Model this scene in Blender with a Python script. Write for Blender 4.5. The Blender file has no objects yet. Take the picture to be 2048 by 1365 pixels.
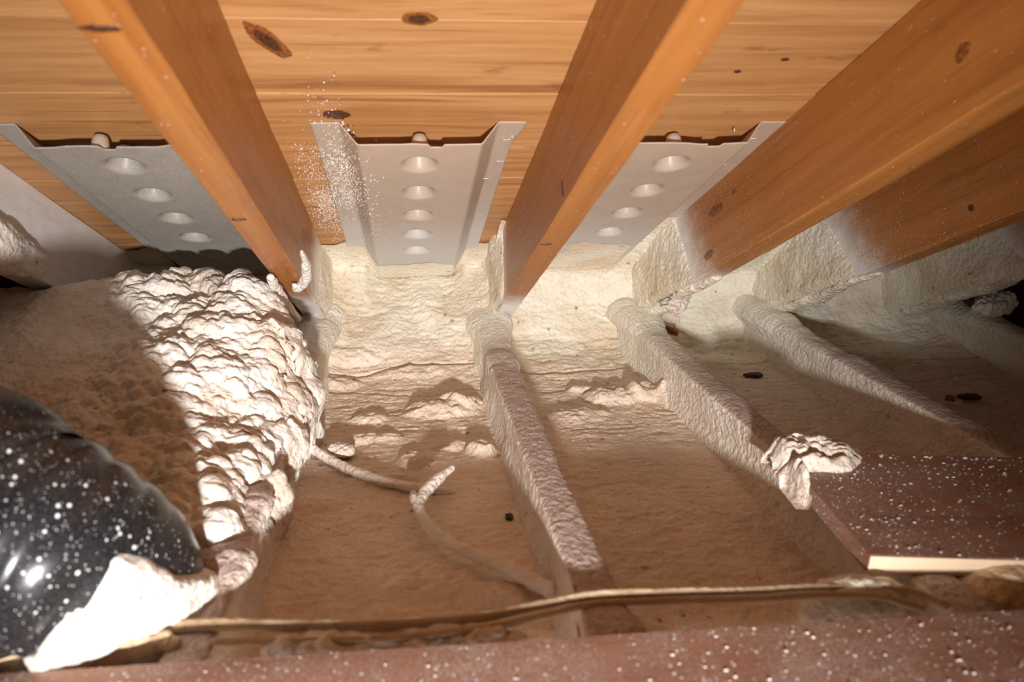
import bpy, math, random
import numpy as np
from mathutils import Matrix, Vector

IN = 0.0254                     # everything below is laid out in inches, camera at the origin
LIFT = 26.0                     # camera height over the floor slab
random.seed(7)
SC = bpy.context.scene
COL = SC.collection

# ------------------------------------------------------------------ camera, world, lamps, exposure
F, CX, CY = 1365.0, 915.0, 682.5
PITCH, YAW = math.radians(17.94), math.radians(4.38)
R_ = np.array([math.cos(YAW), -math.sin(YAW), 0.0])
F_ = np.array([math.sin(YAW) * math.cos(PITCH), math.cos(YAW) * math.cos(PITCH), -math.sin(PITCH)])
U_ = np.cross(R_, F_)
cam = bpy.data.cameras.new('camera')
cam.sensor_width = 36.0
cam.lens = 36.0 * F / 2048
cam.shift_x = (1024 - CX) / 2048
cam.clip_start = 0.02
cam.dof.use_dof = True
cam.dof.focus_distance = 58 * IN
cam.dof.aperture_fstop = 3.2
camo = bpy.data.objects.new('camera', cam)
camo.matrix_world = Matrix(((R_[0], U_[0], -F_[0], 0), (R_[1], U_[1], -F_[1], 0), (R_[2], U_[2], -F_[2], LIFT * IN), (0, 0, 0, 1)))
COL.objects.link(camo)
SC.camera = camo

world = bpy.data.worlds.new('ambient_fill')
SC.world = world
world.use_nodes = True
world.node_tree.nodes['Background'].inputs[0].default_value = (0.9, 0.60, 0.38, 1)  # added warm fill in place of bounce from unseen wood behind the camera
world.node_tree.nodes['Background'].inputs[1].default_value = 0.10

def lamp(name, kind, loc, energy, color, radius, target=None, **kw):
    l = bpy.data.lights.new(name, kind)
    l.energy = energy
    l.color = color
    l.shadow_soft_size = radius * IN
    for k, v in kw.items():
        setattr(l, k, v)
    o = bpy.data.objects.new(name, l)
    o.location = (loc[0] * IN, loc[1] * IN, (loc[2] + LIFT) * IN)
    if target is not None:
        d = Vector(target) - Vector(loc)
        o.rotation_euler = d.to_track_quat('-Z', 'Y').to_euler()
    COL.objects.link(o)
    return o
lamp('work_lamp', 'SPOT', (1.5, -24, -11.0), 155, (1.0, 0.975, 0.955), 1.5, target=(2, 66, -11),
     spot_size=math.radians(74), spot_blend=1.0)

SC.view_settings.view_transform = 'Standard'
SC.view_settings.look = 'None'
SC.view_settings.gamma = 1
SC.view_settings.use_curve_mapping = False
SC.view_settings.exposure = 0.47

# ------------------------------------------------------------------ geometry of the place
TH = PITCH + math.radians(9.28)             # roof slope
HD = 20.9                                   # camera to the underside of the roof boards
ES = np.array([0, math.cos(TH), -math.sin(TH)])     # down the slope
NU = np.array([0, math.sin(TH), math.cos(TH)])      # out of the roof
FOOT = HD * NU
RD = 6.85                                   # rafter depth
JT, FL = -20.3, -24.0                       # joist tops, foam floor

def roofpt(x, l, d):
    return np.array([x, 0, 0]) + FOOT + l * ES - d * NU
def ray(px, py):
    return F_ + R_ * ((px - CX) / F) + U_ * ((CY - py) / F)
def at(px, py, z):                          # the point of the level plane z seen at a pixel
    r = ray(px, py)
    return r * (z / r[2])
def on_roof(px, py, d=0.0):                 # (x, l) on a plane d under the boards
    r = ray(px, py)
    p = r * ((HD - d) / (r @ NU))
    return p[0], (p - FOOT) @ ES
def at_depth(px, py, dep):
    return ray(px, py) * dep

# ------------------------------------------------------------------ noise
def _h(ix, iy, iz, seed):
    h = (ix * 374761393 + iy * 668265263 + iz * 2147483647 + seed * 974711) & 0xFFFFFFFF
    h = ((h ^ (h >> 13)) * 1274126177) & 0xFFFFFFFF
    h = ((h ^ (h >> 16)) * 2246822519) & 0xFFFFFFFF
    return ((h ^ (h >> 15)) & 0xFFFFFF) / float(0xFFFFFF)
def vn(P, seed=0):
    i = np.floor(P).astype(np.int64)
    f = P - i
    f = f * f * f * (f * (f * 6 - 15) + 10)
    r = 0
    for dx in (0, 1):
        wx = f[..., 0] if dx else 1 - f[..., 0]
        for dy in (0, 1):
            wy = f[..., 1] if dy else 1 - f[..., 1]
            for dz in (0, 1):
                wz = f[..., 2] if dz else 1 - f[..., 2]
                r = r + wx * wy * wz * _h(i[..., 0] + dx, i[..., 1] + dy, i[..., 2] + dz, seed)
    return r * 2 - 1
def fbm(P, oct=3, seed=0, gain=0.5):
    a, s, r = 1.0, 0.0, 0
    for k in range(oct):
        r = r + a * vn(P * (2.03 ** k) + 17.3 * k, seed + k)
        s += a
        a *= gain
    return r / s
def cells(P, seed=0):                       # distance to the nearest random point (3D)
    i = np.floor(P).astype(np.int64)
    f = P - i
    best = np.full(P.shape[:-1], 9.0)
    for dx in (-1, 0, 1):
        for dy in (-1, 0, 1):
            for dz in (-1, 0, 1):
                a, b, c = i[..., 0] + dx, i[..., 1] + dy, i[..., 2] + dz
                d = (dx + _h(a, b, c, seed) - f[..., 0]) ** 2 + (dy + _h(a, b, c, seed + 11) - f[..., 1]) ** 2 + (dz + _h(a, b, c, seed + 23) - f[..., 2]) ** 2
                best = np.minimum(best, d)
    return best
def domes(P, size, seed, warp=0.35):        # rounded bubbles with creases between them
    w = np.stack([fbm(P / size * 0.9 + 31 * k, 2, seed + 40 + k) for k in range(3)], -1)
    d2 = cells(P / size + warp * w, seed)
    return 1 - np.minimum(d2 * 1.5, 1.3)
def sst(a, b, x):
    t = np.clip((x - a) / (b - a), 0, 1)
    return t * t * (3 - 2 * t)

# ------------------------------------------------------------------ mesh helpers
def link(name, me, mat=None, parent=None, **props):
    o = bpy.data.objects.new(name, me)
    COL.objects.link(o)
    if mat is not None and me is not None:
        me.materials.append(mat)
    if parent is not None:
        o.parent = parent
    for k, v in props.items():
        o[k] = v
    return o
def raw_mesh(name, V, Fq, smooth=True):
    me = bpy.data.meshes.new(name)
    V = np.asarray(V, float)
    Fq = np.asarray(Fq, np.int64)
    n, m = Fq.shape
    me.vertices.add(len(V))
    me.vertices.foreach_set('co', V.ravel().astype(np.float32))
    me.loops.add(n * m)
    me.loops.foreach_set('vertex_index', Fq.ravel().astype(np.int32))
    me.polygons.add(n)
    me.polygons.foreach_set('loop_start', (np.arange(n) * m).astype(np.int32))
    me.polygons.foreach_set('loop_total', np.full(n, m, np.int32))
    me.polygons.foreach_set('use_smooth', np.full(n, smooth, bool))
    me.update(calc_edges=True)
    me.validate()
    return me
def W(P):                                   # camera inches -> world metres
    P = np.asarray(P, float).copy()
    P[..., 2] += LIFT
    return P * IN
def grid_faces(nu, nv, wrap=False, off=0):
    u = np.arange(nu if wrap else nu - 1)
    v = np.arange(nv - 1)
    U, V = np.meshgrid(u, v, indexing='ij')
    U2 = (U + 1) % nu
    return off + np.stack([U * nv + V, U2 * nv + V, U2 * nv + V + 1, U * nv + V + 1], -1).reshape(-1, 4)
def grid_mesh(name, P, wrap=False, world=True, flip=False):
    nu, nv = P.shape[:2]
    Fq = grid_faces(nu, nv, wrap)
    if flip:
        Fq = Fq[:, ::-1]
    return raw_mesh(name, (W(P) if world else P * IN).reshape(-1, 3), Fq)
def normals(P):
    a = np.gradient(P, axis=0)
    b = np.gradient(P, axis=1)
    n = np.cross(a, b)
    return n / (np.linalg.norm(n, axis=-1, keepdims=True) + 1e-9)
def resample(pts, step):                    # Catmull-Rom through points, then even steps
    p = np.asarray(pts, float)
    q = np.vstack([2 * p[0] - p[1], p, 2 * p[-1] - p[-2]])
    out = []
    for i in range(1, len(q) - 2):
        t = np.linspace(0, 1, 40, endpoint=False)[:, None]
        a, b, c, d = q[i - 1], q[i], q[i + 1], q[i + 2]
        out.append(0.5 * (2 * b + (c - a) * t + (2 * a - 5 * b + 4 * c - d) * t ** 2 + (3 * b - a - 3 * c + d) * t ** 3))
    o = np.vstack(out + [p[-1:]])
    s = np.r_[0, np.cumsum(np.linalg.norm(np.diff(o, axis=0), axis=1))]
    n = max(3, int(s[-1] / step) + 1)
    t = np.linspace(0, s[-1], n)
    return np.stack([np.interp(t, s, o[:, k]) for k in range(o.shape[1])], -1)
def frames(C):
    T = np.gradient(C, axis=0)
    T /= np.linalg.norm(T, axis=1, keepdims=True)
    N = np.zeros_like(T)
    n = np.cross(T[0], [0.13, 0.2, 1.0])
    for i in range(len(C)):
        n = n - T[i] * (n @ T[i])
        n /= np.linalg.norm(n)
        N[i] = n
    return T, N, np.cross(T, N)
def tube_pts(C, rad, ns):
    T, N, B = frames(C)
    a = np.linspace(0, 2 * math.pi, ns, endpoint=False)
    rad = np.broadcast_to(np.asarray(rad, float), (len(C),))
    D = N[None] * np.cos(a)[:, None, None] + B[None] * np.sin(a)[:, None, None]
    return C[None] + D * rad[None, :, None], D, a
def close_tube(P):
    """tube grid (ring, along) with both ends capped"""
    nu, nv = P.shape[:2]
    V = P.reshape(-1, 3)
    V = np.vstack([V, P[:, 0].mean(0), P[:, -1].mean(0)])
    Fq = grid_faces(nu, nv, True)
    i = np.arange(nu)
    j = (i + 1) % nu
    c0, c1 = nu * nv, nu * nv + 1
    caps = np.vstack([np.stack([j * nv, i * nv, np.full(nu, c0), np.full(nu, c0)], -1), np.stack([i * nv + nv - 1, j * nv + nv - 1, np.full(nu, c1), np.full(nu, c1)], -1)])
    me = bpy.data.meshes.new('tube')
    faces = [tuple(f) for f in Fq] + [tuple(f[:3]) for f in caps]
    me.from_pydata([tuple(v) for v in V], [], faces)
    me.polygons.foreach_set('use_smooth', np.ones(len(faces), bool))
    me.update()
    return me
def timber(name, lx, ly, lz, seg=60, cham=0.09, wob=0.025, seed=0, sharp=True):
    """a sawn timber along local x, chamfered, a little wavy (inches)"""
    a, b, c = ly / 2, lz / 2, cham
    ring = [(-a + c, -b), (a - c, -b), (a, -b + c), (a, b - c), (a - c, b), (-a + c, b), (-a, b - c), (-a, -b + c)]
    x = np.linspace(-lx / 2, lx / 2, seg)
    P = np.zeros((8, seg, 3))
    for k, (y, z) in enumerate(ring):
        P[k, :, 0] = x
        P[k, :, 1] = y
        P[k, :, 2] = z
    n = np.stack([fbm(P * 0.22 + seed * 9.1 + 50 * k, 3, seed + k) for k in range(3)], -1)
    P[..., 1:] += n[..., 1:] * wob * 2
    me = close_tube(P * IN)
    me.polygons.foreach_set('use_smooth', np.zeros(len(me.polygons), bool))
    me.update()
    return me
def frame_obj(name, me, mat, origin, ax, ay, az, parent=None, **props):
    o = link(name, me, mat, parent, **props)
    og = W(origin)
    M = Matrix(((ax[0], ay[0], az[0], og[0]), (ax[1], ay[1], az[1], og[1]), (ax[2], ay[2], az[2], og[2]), (0, 0, 0, 1)))
    o.matrix_world = M
    return o
def icos(sub):
    import bmesh
    bm = bmesh.new()
    bmesh.ops.create_icosphere(bm, subdivisions=sub, radius=1)
    V = np.array([v.co[:] for v in bm.verts])
    Fq = np.array([[v.index for v in f.verts] for f in bm.faces])
    bm.free()
    return V, Fq
ICO = {k: icos(k) for k in (1, 2, 5, 6)}
XH = np.array([1.0, 0, 0])

# ------------------------------------------------------------------ materials
class Nt:
    def __init__(s, name):
        s.m = bpy.data.materials.new(name)
        s.m.use_nodes = True
        s.t = s.m.node_tree
        s.b = s.t.nodes['Principled BSDF']
    def n(s, kind, **kw):
        nd = s.t.nodes.new(kind)
        for k, v in kw.items():
            setattr(nd, k, v)
        return nd
    def l(s, a, b):
        s.t.links.new(a, b)
    def val(s, sock, v):
        if hasattr(v, 'node'):
            s.l(v, sock)
        else:
            sock.default_value = v
    def math(s, op, a, b=0.0, clamp=False):
        nd = s.n('ShaderNodeMath', operation=op, use_clamp=clamp)
        s.val(nd.inputs[0], a)
        s.val(nd.inputs[1], b)
        return nd.outputs[0]
    def mrange(s, v, a, b, c=0.0, d=1.0):
        nd = s.n('ShaderNodeMapRange', interpolation_type='SMOOTHSTEP')
        s.val(nd.inputs[0], v)
        for k, q in zip((1, 2, 3, 4), (a, b, c, d)):
            s.val(nd.inputs[k], q)
        return nd.outputs[0]
    def mix(s, f, a, b, mode='MIX'):
        nd = s.n('ShaderNodeMix', data_type='RGBA', blend_type=mode)
        s.val(nd.inputs[0], f)
        for k, q in ((6, a), (7, b)):
            s.val(nd.inputs[k], q if hasattr(q, 'node') else (*q, 1))
        return nd.outputs[2]
    def vmul(s, v, sc):
        nd = s.n('ShaderNodeVectorMath', operation='MULTIPLY')
        s.l(v, nd.inputs[0])
        nd.inputs[1].default_value = sc
        return nd.outputs[0]
    def vadd(s, v, w):
        nd = s.n('ShaderNodeVectorMath', operation='ADD')
        s.l(v, nd.inputs[0])
        s.l(w, nd.inputs[1])
        return nd.outputs[0]
    def noise(s, v, scale=1.0, detail=4.0, rough=0.5, dist=0.0, out=0):
        nd = s.n('ShaderNodeTexNoise')
        s.l(v, nd.inputs['Vector'])
        nd.inputs['Scale'].default_value = scale
        nd.inputs['Detail'].default_value = detail
        nd.inputs['Roughness'].default_value = rough
        nd.inputs['Distortion'].default_value = dist
        return nd.outputs[out]
    def voro(s, v, scale, out='Distance', feature='F1', smooth=None):
        nd = s.n('ShaderNodeTexVoronoi', feature=feature)
        s.l(v, nd.inputs['Vector'])
        nd.inputs['Scale'].default_value = scale
        if smooth is not None:
            nd.inputs['Smoothness'].default_value = smooth
        return nd.outputs[out]
    def ramp(s, f, stops):
        nd = s.n('ShaderNodeValToRGB')
        s.l(f, nd.inputs[0])
        e = nd.color_ramp.elements
        while len(e) < len(stops):
            e.new(0.5)
        for k, (p, c) in enumerate(stops):
            e[k].position = p
            e[k].color = (*c, 1)
        return nd.outputs[0]
    def bump(s, h, strength, dist, prev=None):
        nd = s.n('ShaderNodeBump')
        nd.inputs['Strength'].default_value = strength
        nd.inputs['Distance'].default_value = dist
        s.l(h, nd.inputs['Height'])
        if prev is not None:
            s.l(prev, nd.inputs['Normal'])
        return nd.outputs[0]
    def specks(s, v, scale, density):
        """round flecks of dried foam: 0..1, density is how many cells carry one"""
        nd = s.n('ShaderNodeTexVoronoi')
        s.l(v, nd.inputs['Vector'])
        nd.inputs['Scale'].default_value = scale
        sep = s.n('ShaderNodeSeparateColor')
        s.l(nd.outputs['Color'], sep.inputs[0])
        has = s.math('LESS_THAN', sep.outputs[0], density)
        r = s.math('MULTIPLY_ADD', sep.outputs[1], 0.32)
        s.t.nodes[-1].inputs[2].default_value = 0.10
        return s.math('MULTIPLY', has, s.mrange(nd.outputs['Distance'], r, s.math('MULTIPLY', r, 0.7)))
    def attr(s, name):
        nd = s.n('ShaderNodeAttribute', attribute_type='OBJECT', attribute_name=name)
        return nd.outputs['Fac']
SPRAY = (0.86, 0.84, 0.82)

def wood(name, light, mid, dark, rough=0.45, spray=0, contrast=1.0, spec=0.4, base_specks=0.0, speck_scale=220, streak=0.6):
    t = Nt(name)
    tc = t.n('ShaderNodeTexCoord')
    oi = t.n('ShaderNodeObjectInfo')
    rv = t.n('ShaderNodeCombineXYZ')
    t.l(t.math('MULTIPLY', oi.outputs['Random'], 7.0), rv.inputs[0])
    t.l(t.math('MULTIPLY', oi.outputs['Random'], 3.7), rv.inputs[1])
    t.l(t.math('MULTIPLY', oi.outputs['Random'], 5.1), rv.inputs[2])
    obj = tc.outputs['Object']
    v = t.vadd(obj, rv.outputs[0])
    warp = t.noise(t.vmul(v, (2.2, 9, 9)), 1.0, 2, out=1)
    vw = t.vadd(v, t.vmul(warp, (0.0, 0.022, 0.022)))
    g1 = t.noise(t.vmul(vw, (2.2, 46, 46)), 1.0, 5, 0.6, 0.7)
    g2 = t.noise(t.vmul(vw, (9, 420, 420)), 1.0, 3, 0.6)
    g3 = t.noise(t.vmul(v, (2.0, 8, 8)), 1.0, 3)
    g4 = t.noise(t.vmul(vw, (2.6, 150, 150)), 1.0, 2, 0.5)
    c = t.ramp(g1, [(0.24, dark), (0.44, mid), (0.66, light)])
    c = t.mix(t.mrange(g3, 0.35, 0.7, 0.0, 0.55), c, mid)
    c = t.mix(t.mrange(g2, 0.44, 0.28, 0.0, 0.30 * contrast), c, tuple(q * 0.55 for q in dark))
    c = t.mix(t.mrange(g4, 0.34, 0.26, 0.0, 0.45 * contrast), c, tuple(q * 0.35 for q in dark))
    c = t.mix(t.math('MULTIPLY', oi.outputs['Random'], 0.45), c, tuple(q * 0.8 for q in mid))
    g5 = t.noise(t.vmul(vw, (1.1, 30, 30)), 1.0, 4, 0.55, 0.4)
    c = t.mix(t.mrange(g5, 0.42, 0.30, 0.0, streak), c, dark)
    g6 = t.noise(t.vmul(v, (9, 22, 22)), 1.0, 4, 0.6)
    c = t.mix(t.mrange(g6, 0.62, 0.74, 0.0, streak * 0.7), c, tuple(q * 0.6 for q in dark))
    h = t.math('ADD', g1, t.math('MULTIPLY', g2, 0.5))
    nb = t.bump(h, 0.25, 0.002)
    if base_specks:
        wide = t.mrange(t.noise(t.vmul(v, (14, 14, 14)), 1.0, 2), 0.3, 0.75, 0.25, 1.0)
        k = t.specks(obj, speck_scale, t.math('MULTIPLY', wide, base_specks))
        k2 = t.specks(obj, speck_scale * 2.7, t.math('MULTIPLY', wide, base_specks * 1.4))
        k = t.math('MAXIMUM', k, t.math('MULTIPLY', k2, 0.75))
        k3 = t.mrange(t.noise(t.vmul(v, (900, 900, 900)), 1.0, 2), 0.48, 0.68, 0.0, 0.55)
        k = t.math('MAXIMUM', k, t.math('MULTIPLY', k3, wide))
        c = t.mix(k, c, SPRAY)
        nb = t.bump(k, 0.6, 0.002, nb)
    if spray:
        sp = t.n('ShaderNodeSeparateXYZ')
        t.l(obj, sp.inputs[0])
        # metres along the timber past the place where the overspray begins
        wav = t.math('MULTIPLY', t.math('SUBTRACT', t.noise(t.vmul(obj, (30, 30, 30)), 1.0, 3), 0.5), 0.07)
        slant = t.math('MULTIPLY', sp.outputs[2], t.attr('spray_slant'))
        d = t.math('ADD', t.math('ADD', t.math('SUBTRACT', sp.outputs[0], t.attr('spray_start')), wav), slant)
        mist = t.math('MULTIPLY', t.mrange(d, -0.01, 0.035), t.mrange(t.noise(t.vmul(obj, (18, 60, 60)), 1.0, 5), 0.3, 0.6, 0.62, 1.0))
        grain = t.noise(t.vmul(obj, (1300, 1300, 1300)), 1.0, 1)
        fine = t.mrange(t.math('ADD', t.mrange(d, -0.16, 0.03, 0.0, 0.34), grain), 0.72, 0.82)
        k = t.specks(obj, 330, t.mrange(d, -0.5, 0.05, 0.02, 0.5))
        k = t.math('MAXIMUM', k, t.math('MAXIMUM', fine, mist))
        c = t.mix(k, c, SPRAY)
    t.l(c, t.b.inputs['Base Color'])
    t.l(nb, t.b.inputs['Normal'])
    t.b.inputs['Roughness'].default_value = rough
    t.b.inputs['Specular IOR Level'].default_value = spec
    return t.m

def foam_mat(name, col, crease, fine=1.0, powder=0.0, powder_col=(0.88, 0.84, 0.83), top=None, floor=None):
    t = Nt(name)
    obj = t.n('ShaderNodeTexCoord').outputs['Object']
    geo = t.n('ShaderNodeNewGeometry')
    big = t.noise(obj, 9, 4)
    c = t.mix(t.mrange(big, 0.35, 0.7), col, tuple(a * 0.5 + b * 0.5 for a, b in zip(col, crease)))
    if floor:                               # bay floor: pinker foam, with its shade and warm bounce painted in
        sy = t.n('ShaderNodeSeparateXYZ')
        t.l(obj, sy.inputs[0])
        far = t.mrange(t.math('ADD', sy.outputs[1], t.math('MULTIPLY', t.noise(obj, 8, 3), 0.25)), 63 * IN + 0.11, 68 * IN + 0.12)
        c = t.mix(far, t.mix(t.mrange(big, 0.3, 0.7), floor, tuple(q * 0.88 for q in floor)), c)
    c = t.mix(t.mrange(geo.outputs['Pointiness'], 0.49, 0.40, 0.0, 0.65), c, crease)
    dots = t.specks(obj, 60, 0.05)
    c = t.mix(t.math('MULTIPLY', dots, t.mrange(t.noise(obj, 500, 2), 0.4, 0.55)), c, (0.25, 0.16, 0.08))
    if top:                                 # the joists' top faces: darker brown away from the eaves, white grains
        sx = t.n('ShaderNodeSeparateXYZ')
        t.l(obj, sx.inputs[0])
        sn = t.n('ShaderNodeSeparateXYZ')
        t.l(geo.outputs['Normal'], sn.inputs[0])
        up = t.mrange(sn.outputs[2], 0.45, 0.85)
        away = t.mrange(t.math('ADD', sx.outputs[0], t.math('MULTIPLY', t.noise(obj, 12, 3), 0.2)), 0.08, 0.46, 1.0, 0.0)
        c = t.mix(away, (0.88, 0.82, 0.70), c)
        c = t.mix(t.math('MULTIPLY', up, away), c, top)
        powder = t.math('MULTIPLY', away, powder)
    if powder:
        pw = t.math('MULTIPLY', t.mrange(t.noise(obj, 1100, 2), 0.5, 0.62), powder)
        c = t.mix(pw, c, powder_col)
    warp = t.noise(obj, 40, 2, out=1)
    v = t.vadd(obj, t.vmul(warp, (0.016, 0.016, 0.016)))
    s1 = t.voro(v, 95, feature='SMOOTH_F1', smooth=0.35)
    s2 = t.noise(v, 170, 4, 0.55, 0.8)
    s3 = t.noise(obj, 900, 2)
    nb = t.bump(s1, 0.75 * fine, 0.004)
    nb = t.bump(s2, 0.75 * fine, 0.004, nb)
    nb = t.bump(s3, 0.35 * fine, 0.0012, nb)
    t.l(c, t.b.inputs['Base Color'])
    t.l(nb, t.b.inputs['Normal'])
    t.b.inputs['Roughness'].default_value = 0.55
    t.b.inputs['Specular IOR Level'].default_value = 0.35
    return t.m

def plain(name, col, rough=0.6, metal=0.0, nscale=60, amount=0.25, bump=0.3, spec=0.4):
    t = Nt(name)
    obj = t.n('ShaderNodeTexCoord').outputs['Object']
    n = t.noise(obj, nscale, 5)
    c = t.mix(t.mrange(n, 0.3, 0.7, 0.0, 1.0), tuple(q * (1 - amount) for q in col), tuple(min(1, q * (1 + amount)) for q in col))
    t.l(c, t.b.inputs['Base Color'])
    t.l(t.bump(t.noise(obj, nscale * 5, 3), bump, 0.002), t.b.inputs['Normal'])
    t.b.inputs['Roughness'].default_value = rough
    t.b.inputs['Metallic'].default_value = metal
    t.b.inputs['Specular IOR Level'].default_value = spec
    return t.m

def speckled(name, col, density, scale, rough, bump=0.0, extra=0.25, mist=None, vary=0.25, thin=0.0):
    t = Nt(name)
    obj = t.n('ShaderNodeTexCoord').outputs['Object']
    n = t.noise(obj, 30, 4)
    c = t.mix(t.mrange(n, 0.35, 0.7), col, tuple(q * (1 - vary) for q in col))
    k = t.math('MAXIMUM', t.specks(obj, scale, density), t.math('MULTIPLY', t.specks(obj, scale * 2.6, density * 1.3), 0.8))
    k = t.math('MAXIMUM', k, t.mrange(t.noise(obj, 1000, 2), 0.56, 0.72, 0.0, extra))
    if mist:
        dp = t.n('ShaderNodeVectorMath', operation='DOT_PRODUCT')
        t.l(obj, dp.inputs[0])
        dp.inputs[1].default_value = tuple(ES)
        base = float(W(FOOT) @ ES)
        d = t.math('DIVIDE', t.math('SUBTRACT', dp.outputs['Value'], base), IN)
        d = t.math('ADD', d, t.math('MULTIPLY', t.math('SUBTRACT', t.noise(obj, 25, 3), 0.5), 4.0))
        k = t.math('MAXIMUM', k, t.math('MAXIMUM', t.mrange(d, mist[0], mist[1]), t.mrange(t.math('ADD', t.noise(obj, 1300, 1), t.mrange(d, mist[0] - 14, mist[1], 0.0, 0.35)), 0.72, 0.82)))
    c = t.mix(k, c, SPRAY)
    t.l(c, t.b.inputs['Base Color'])
    if thin:                                # thin plastic lets some light through
        tr = t.n('ShaderNodeBsdfTranslucent')
        t.l(c, tr.inputs[0])
        mx = t.n('ShaderNodeMixShader')
        mx.inputs[0].default_value = thin
        t.l(t.b.outputs[0], mx.inputs[1])
        t.l(tr.outputs[0], mx.inputs[2])
        t.l(mx.outputs[0], t.t.nodes['Material Output'].inputs['Surface'])
    if bump:
        t.l(t.bump(t.noise(obj, 700, 3), bump, 0.001), t.b.inputs['Normal'])
    t.b.inputs['Roughness'].default_value = rough
    return t.m

M_DECK = wood('pine_deck', (0.63, 0.34, 0.14), (0.48, 0.225, 0.08), (0.27, 0.10, 0.03), 0.42, contrast=1.2, streak=0.8)
M_RAFT = wood('fir_rafter', (0.50, 0.20, 0.05), (0.40, 0.145, 0.032), (0.22, 0.070, 0.014), 0.40, spray=1)
M_JOIST = wood('joist_wood', (0.42, 0.22, 0.10), (0.32, 0.15, 0.06), (0.2, 0.08, 0.03), 0.5)
M_PLANK = wood('plank_wood', (0.37, 0.170, 0.102), (0.29, 0.128, 0.075), (0.19, 0.078, 0.046), 0.45, base_specks=0.32, speck_scale=200)
M_CUT = wood('cut_edge', (0.88, 0.70, 0.52), (0.84, 0.62, 0.42), (0.76, 0.48, 0.28), 0.6, streak=0.1)
M_KNOT = plain('knot_wood', (0.075, 0.026, 0.010), 0.35, nscale=260, amount=0.6)
M_KNOTR = plain('knot_ring', (0.22, 0.072, 0.016), 0.4, nscale=200, amount=0.5)
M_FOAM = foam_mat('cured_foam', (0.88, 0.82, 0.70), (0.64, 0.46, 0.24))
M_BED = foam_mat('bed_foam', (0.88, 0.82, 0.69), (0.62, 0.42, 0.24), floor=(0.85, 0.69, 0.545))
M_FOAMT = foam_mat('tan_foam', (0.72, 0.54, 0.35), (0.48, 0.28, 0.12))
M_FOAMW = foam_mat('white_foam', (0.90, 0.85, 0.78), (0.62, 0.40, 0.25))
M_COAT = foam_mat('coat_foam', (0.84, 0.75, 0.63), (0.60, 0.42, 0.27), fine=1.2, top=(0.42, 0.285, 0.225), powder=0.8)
M_BAFF = speckled('baffle_plastic', (0.70, 0.565, 0.445), 0.05, 330, 0.38, extra=0.12, mist=(54, 67), vary=0.06, thin=0.42)
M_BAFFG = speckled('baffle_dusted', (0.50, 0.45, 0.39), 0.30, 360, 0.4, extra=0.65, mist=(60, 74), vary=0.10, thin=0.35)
M_DUCT = speckled('duct_jacket', (0.012, 0.012, 0.014), 0.14, 170, 0.27, extra=0.12)
M_CHIP = plain('dark_chip', (0.06, 0.04, 0.025), 0.8, nscale=160, amount=0.6)
M_CHIPR = plain('red_wood_sliver', (0.36, 0.12, 0.05), 0.7, nscale=160, amount=0.4)
M_STEEL = plain('nail_steel', (0.45, 0.43, 0.40), 0.35, 1.0)
M_STAPLE = plain('staple_white', (0.85, 0.85, 0.85), 0.3)
M_CABLE = foam_mat('dusted_cable', (0.56, 0.41, 0.27), (0.36, 0.22, 0.10), fine=0.6)
M_DIRT = plain('plasterboard', (0.20, 0.13, 0.08), 0.9)

# ------------------------------------------------------------------ the setting
def box_mesh(name, lo, hi):
    x0, y0, z0 = lo
    x1, y1, z1 = hi
    V = W(np.array([(x, y, z) for x in (x0, x1) for y in (y0, y1) for z in (z0, z1)], float))
    Fq = [(0, 1, 3, 2), (4, 6, 7, 5), (0, 4, 5, 1), (2, 3, 7, 6), (0, 2, 6, 4), (1, 5, 7, 3)]
    return raw_mesh(name, V, Fq, smooth=False)
link('floor', box_mesh('floor', (-60, -30, -26.6), (90, 92, -26)), M_DIRT, kind='structure', label='ceiling board under the foam, hidden in the dark joist bays')
link('wall_back', box_mesh('wall_back', (-60, 90, -27), (90, 92, -14)), M_JOIST, kind='structure', label='eaves board behind the foam')

link('wall_right', box_mesh('wall_right', (83, -30, -27), (85, 92, 42)), M_JOIST, kind='structure', label='dark boarded side of the attic beyond the last joist bay')
link('wall_left', box_mesh('wall_left', (-56, -30, -27), (-54, 92, 42)), M_JOIST, kind='structure', label='dark boarded side of the attic beyond the foam mound')

ceil = link('ceiling', None, kind='structure', label='sloping roof deck of orange pine boards over the rafters')
edges = [-32, -25, -18, -11, -4.2, 2.6, 9.5, 16.5, 23.5, 30.4, 37.3, 43.6, 49.9, 56.3, 62.6, 69, 75.5, 82, 88.5, 95]
boards = []
rb = random.Random(3)
for k in range(len(edges) - 1):
    l0, l1 = edges[k], edges[k + 1]
    me = timber('roof_board', 140, l1 - l0 - 0.07, 0.85, seg=60, cham=0.03, wob=0.02, seed=k)
    o = frame_obj('roof_board', me, M_DECK, roofpt(14, (l0 + l1) / 2, -0.425 + rb.uniform(-0.03, 0.05)), XH, ES, NU, ceil)
    boards.append((l0, l1, o))

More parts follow.
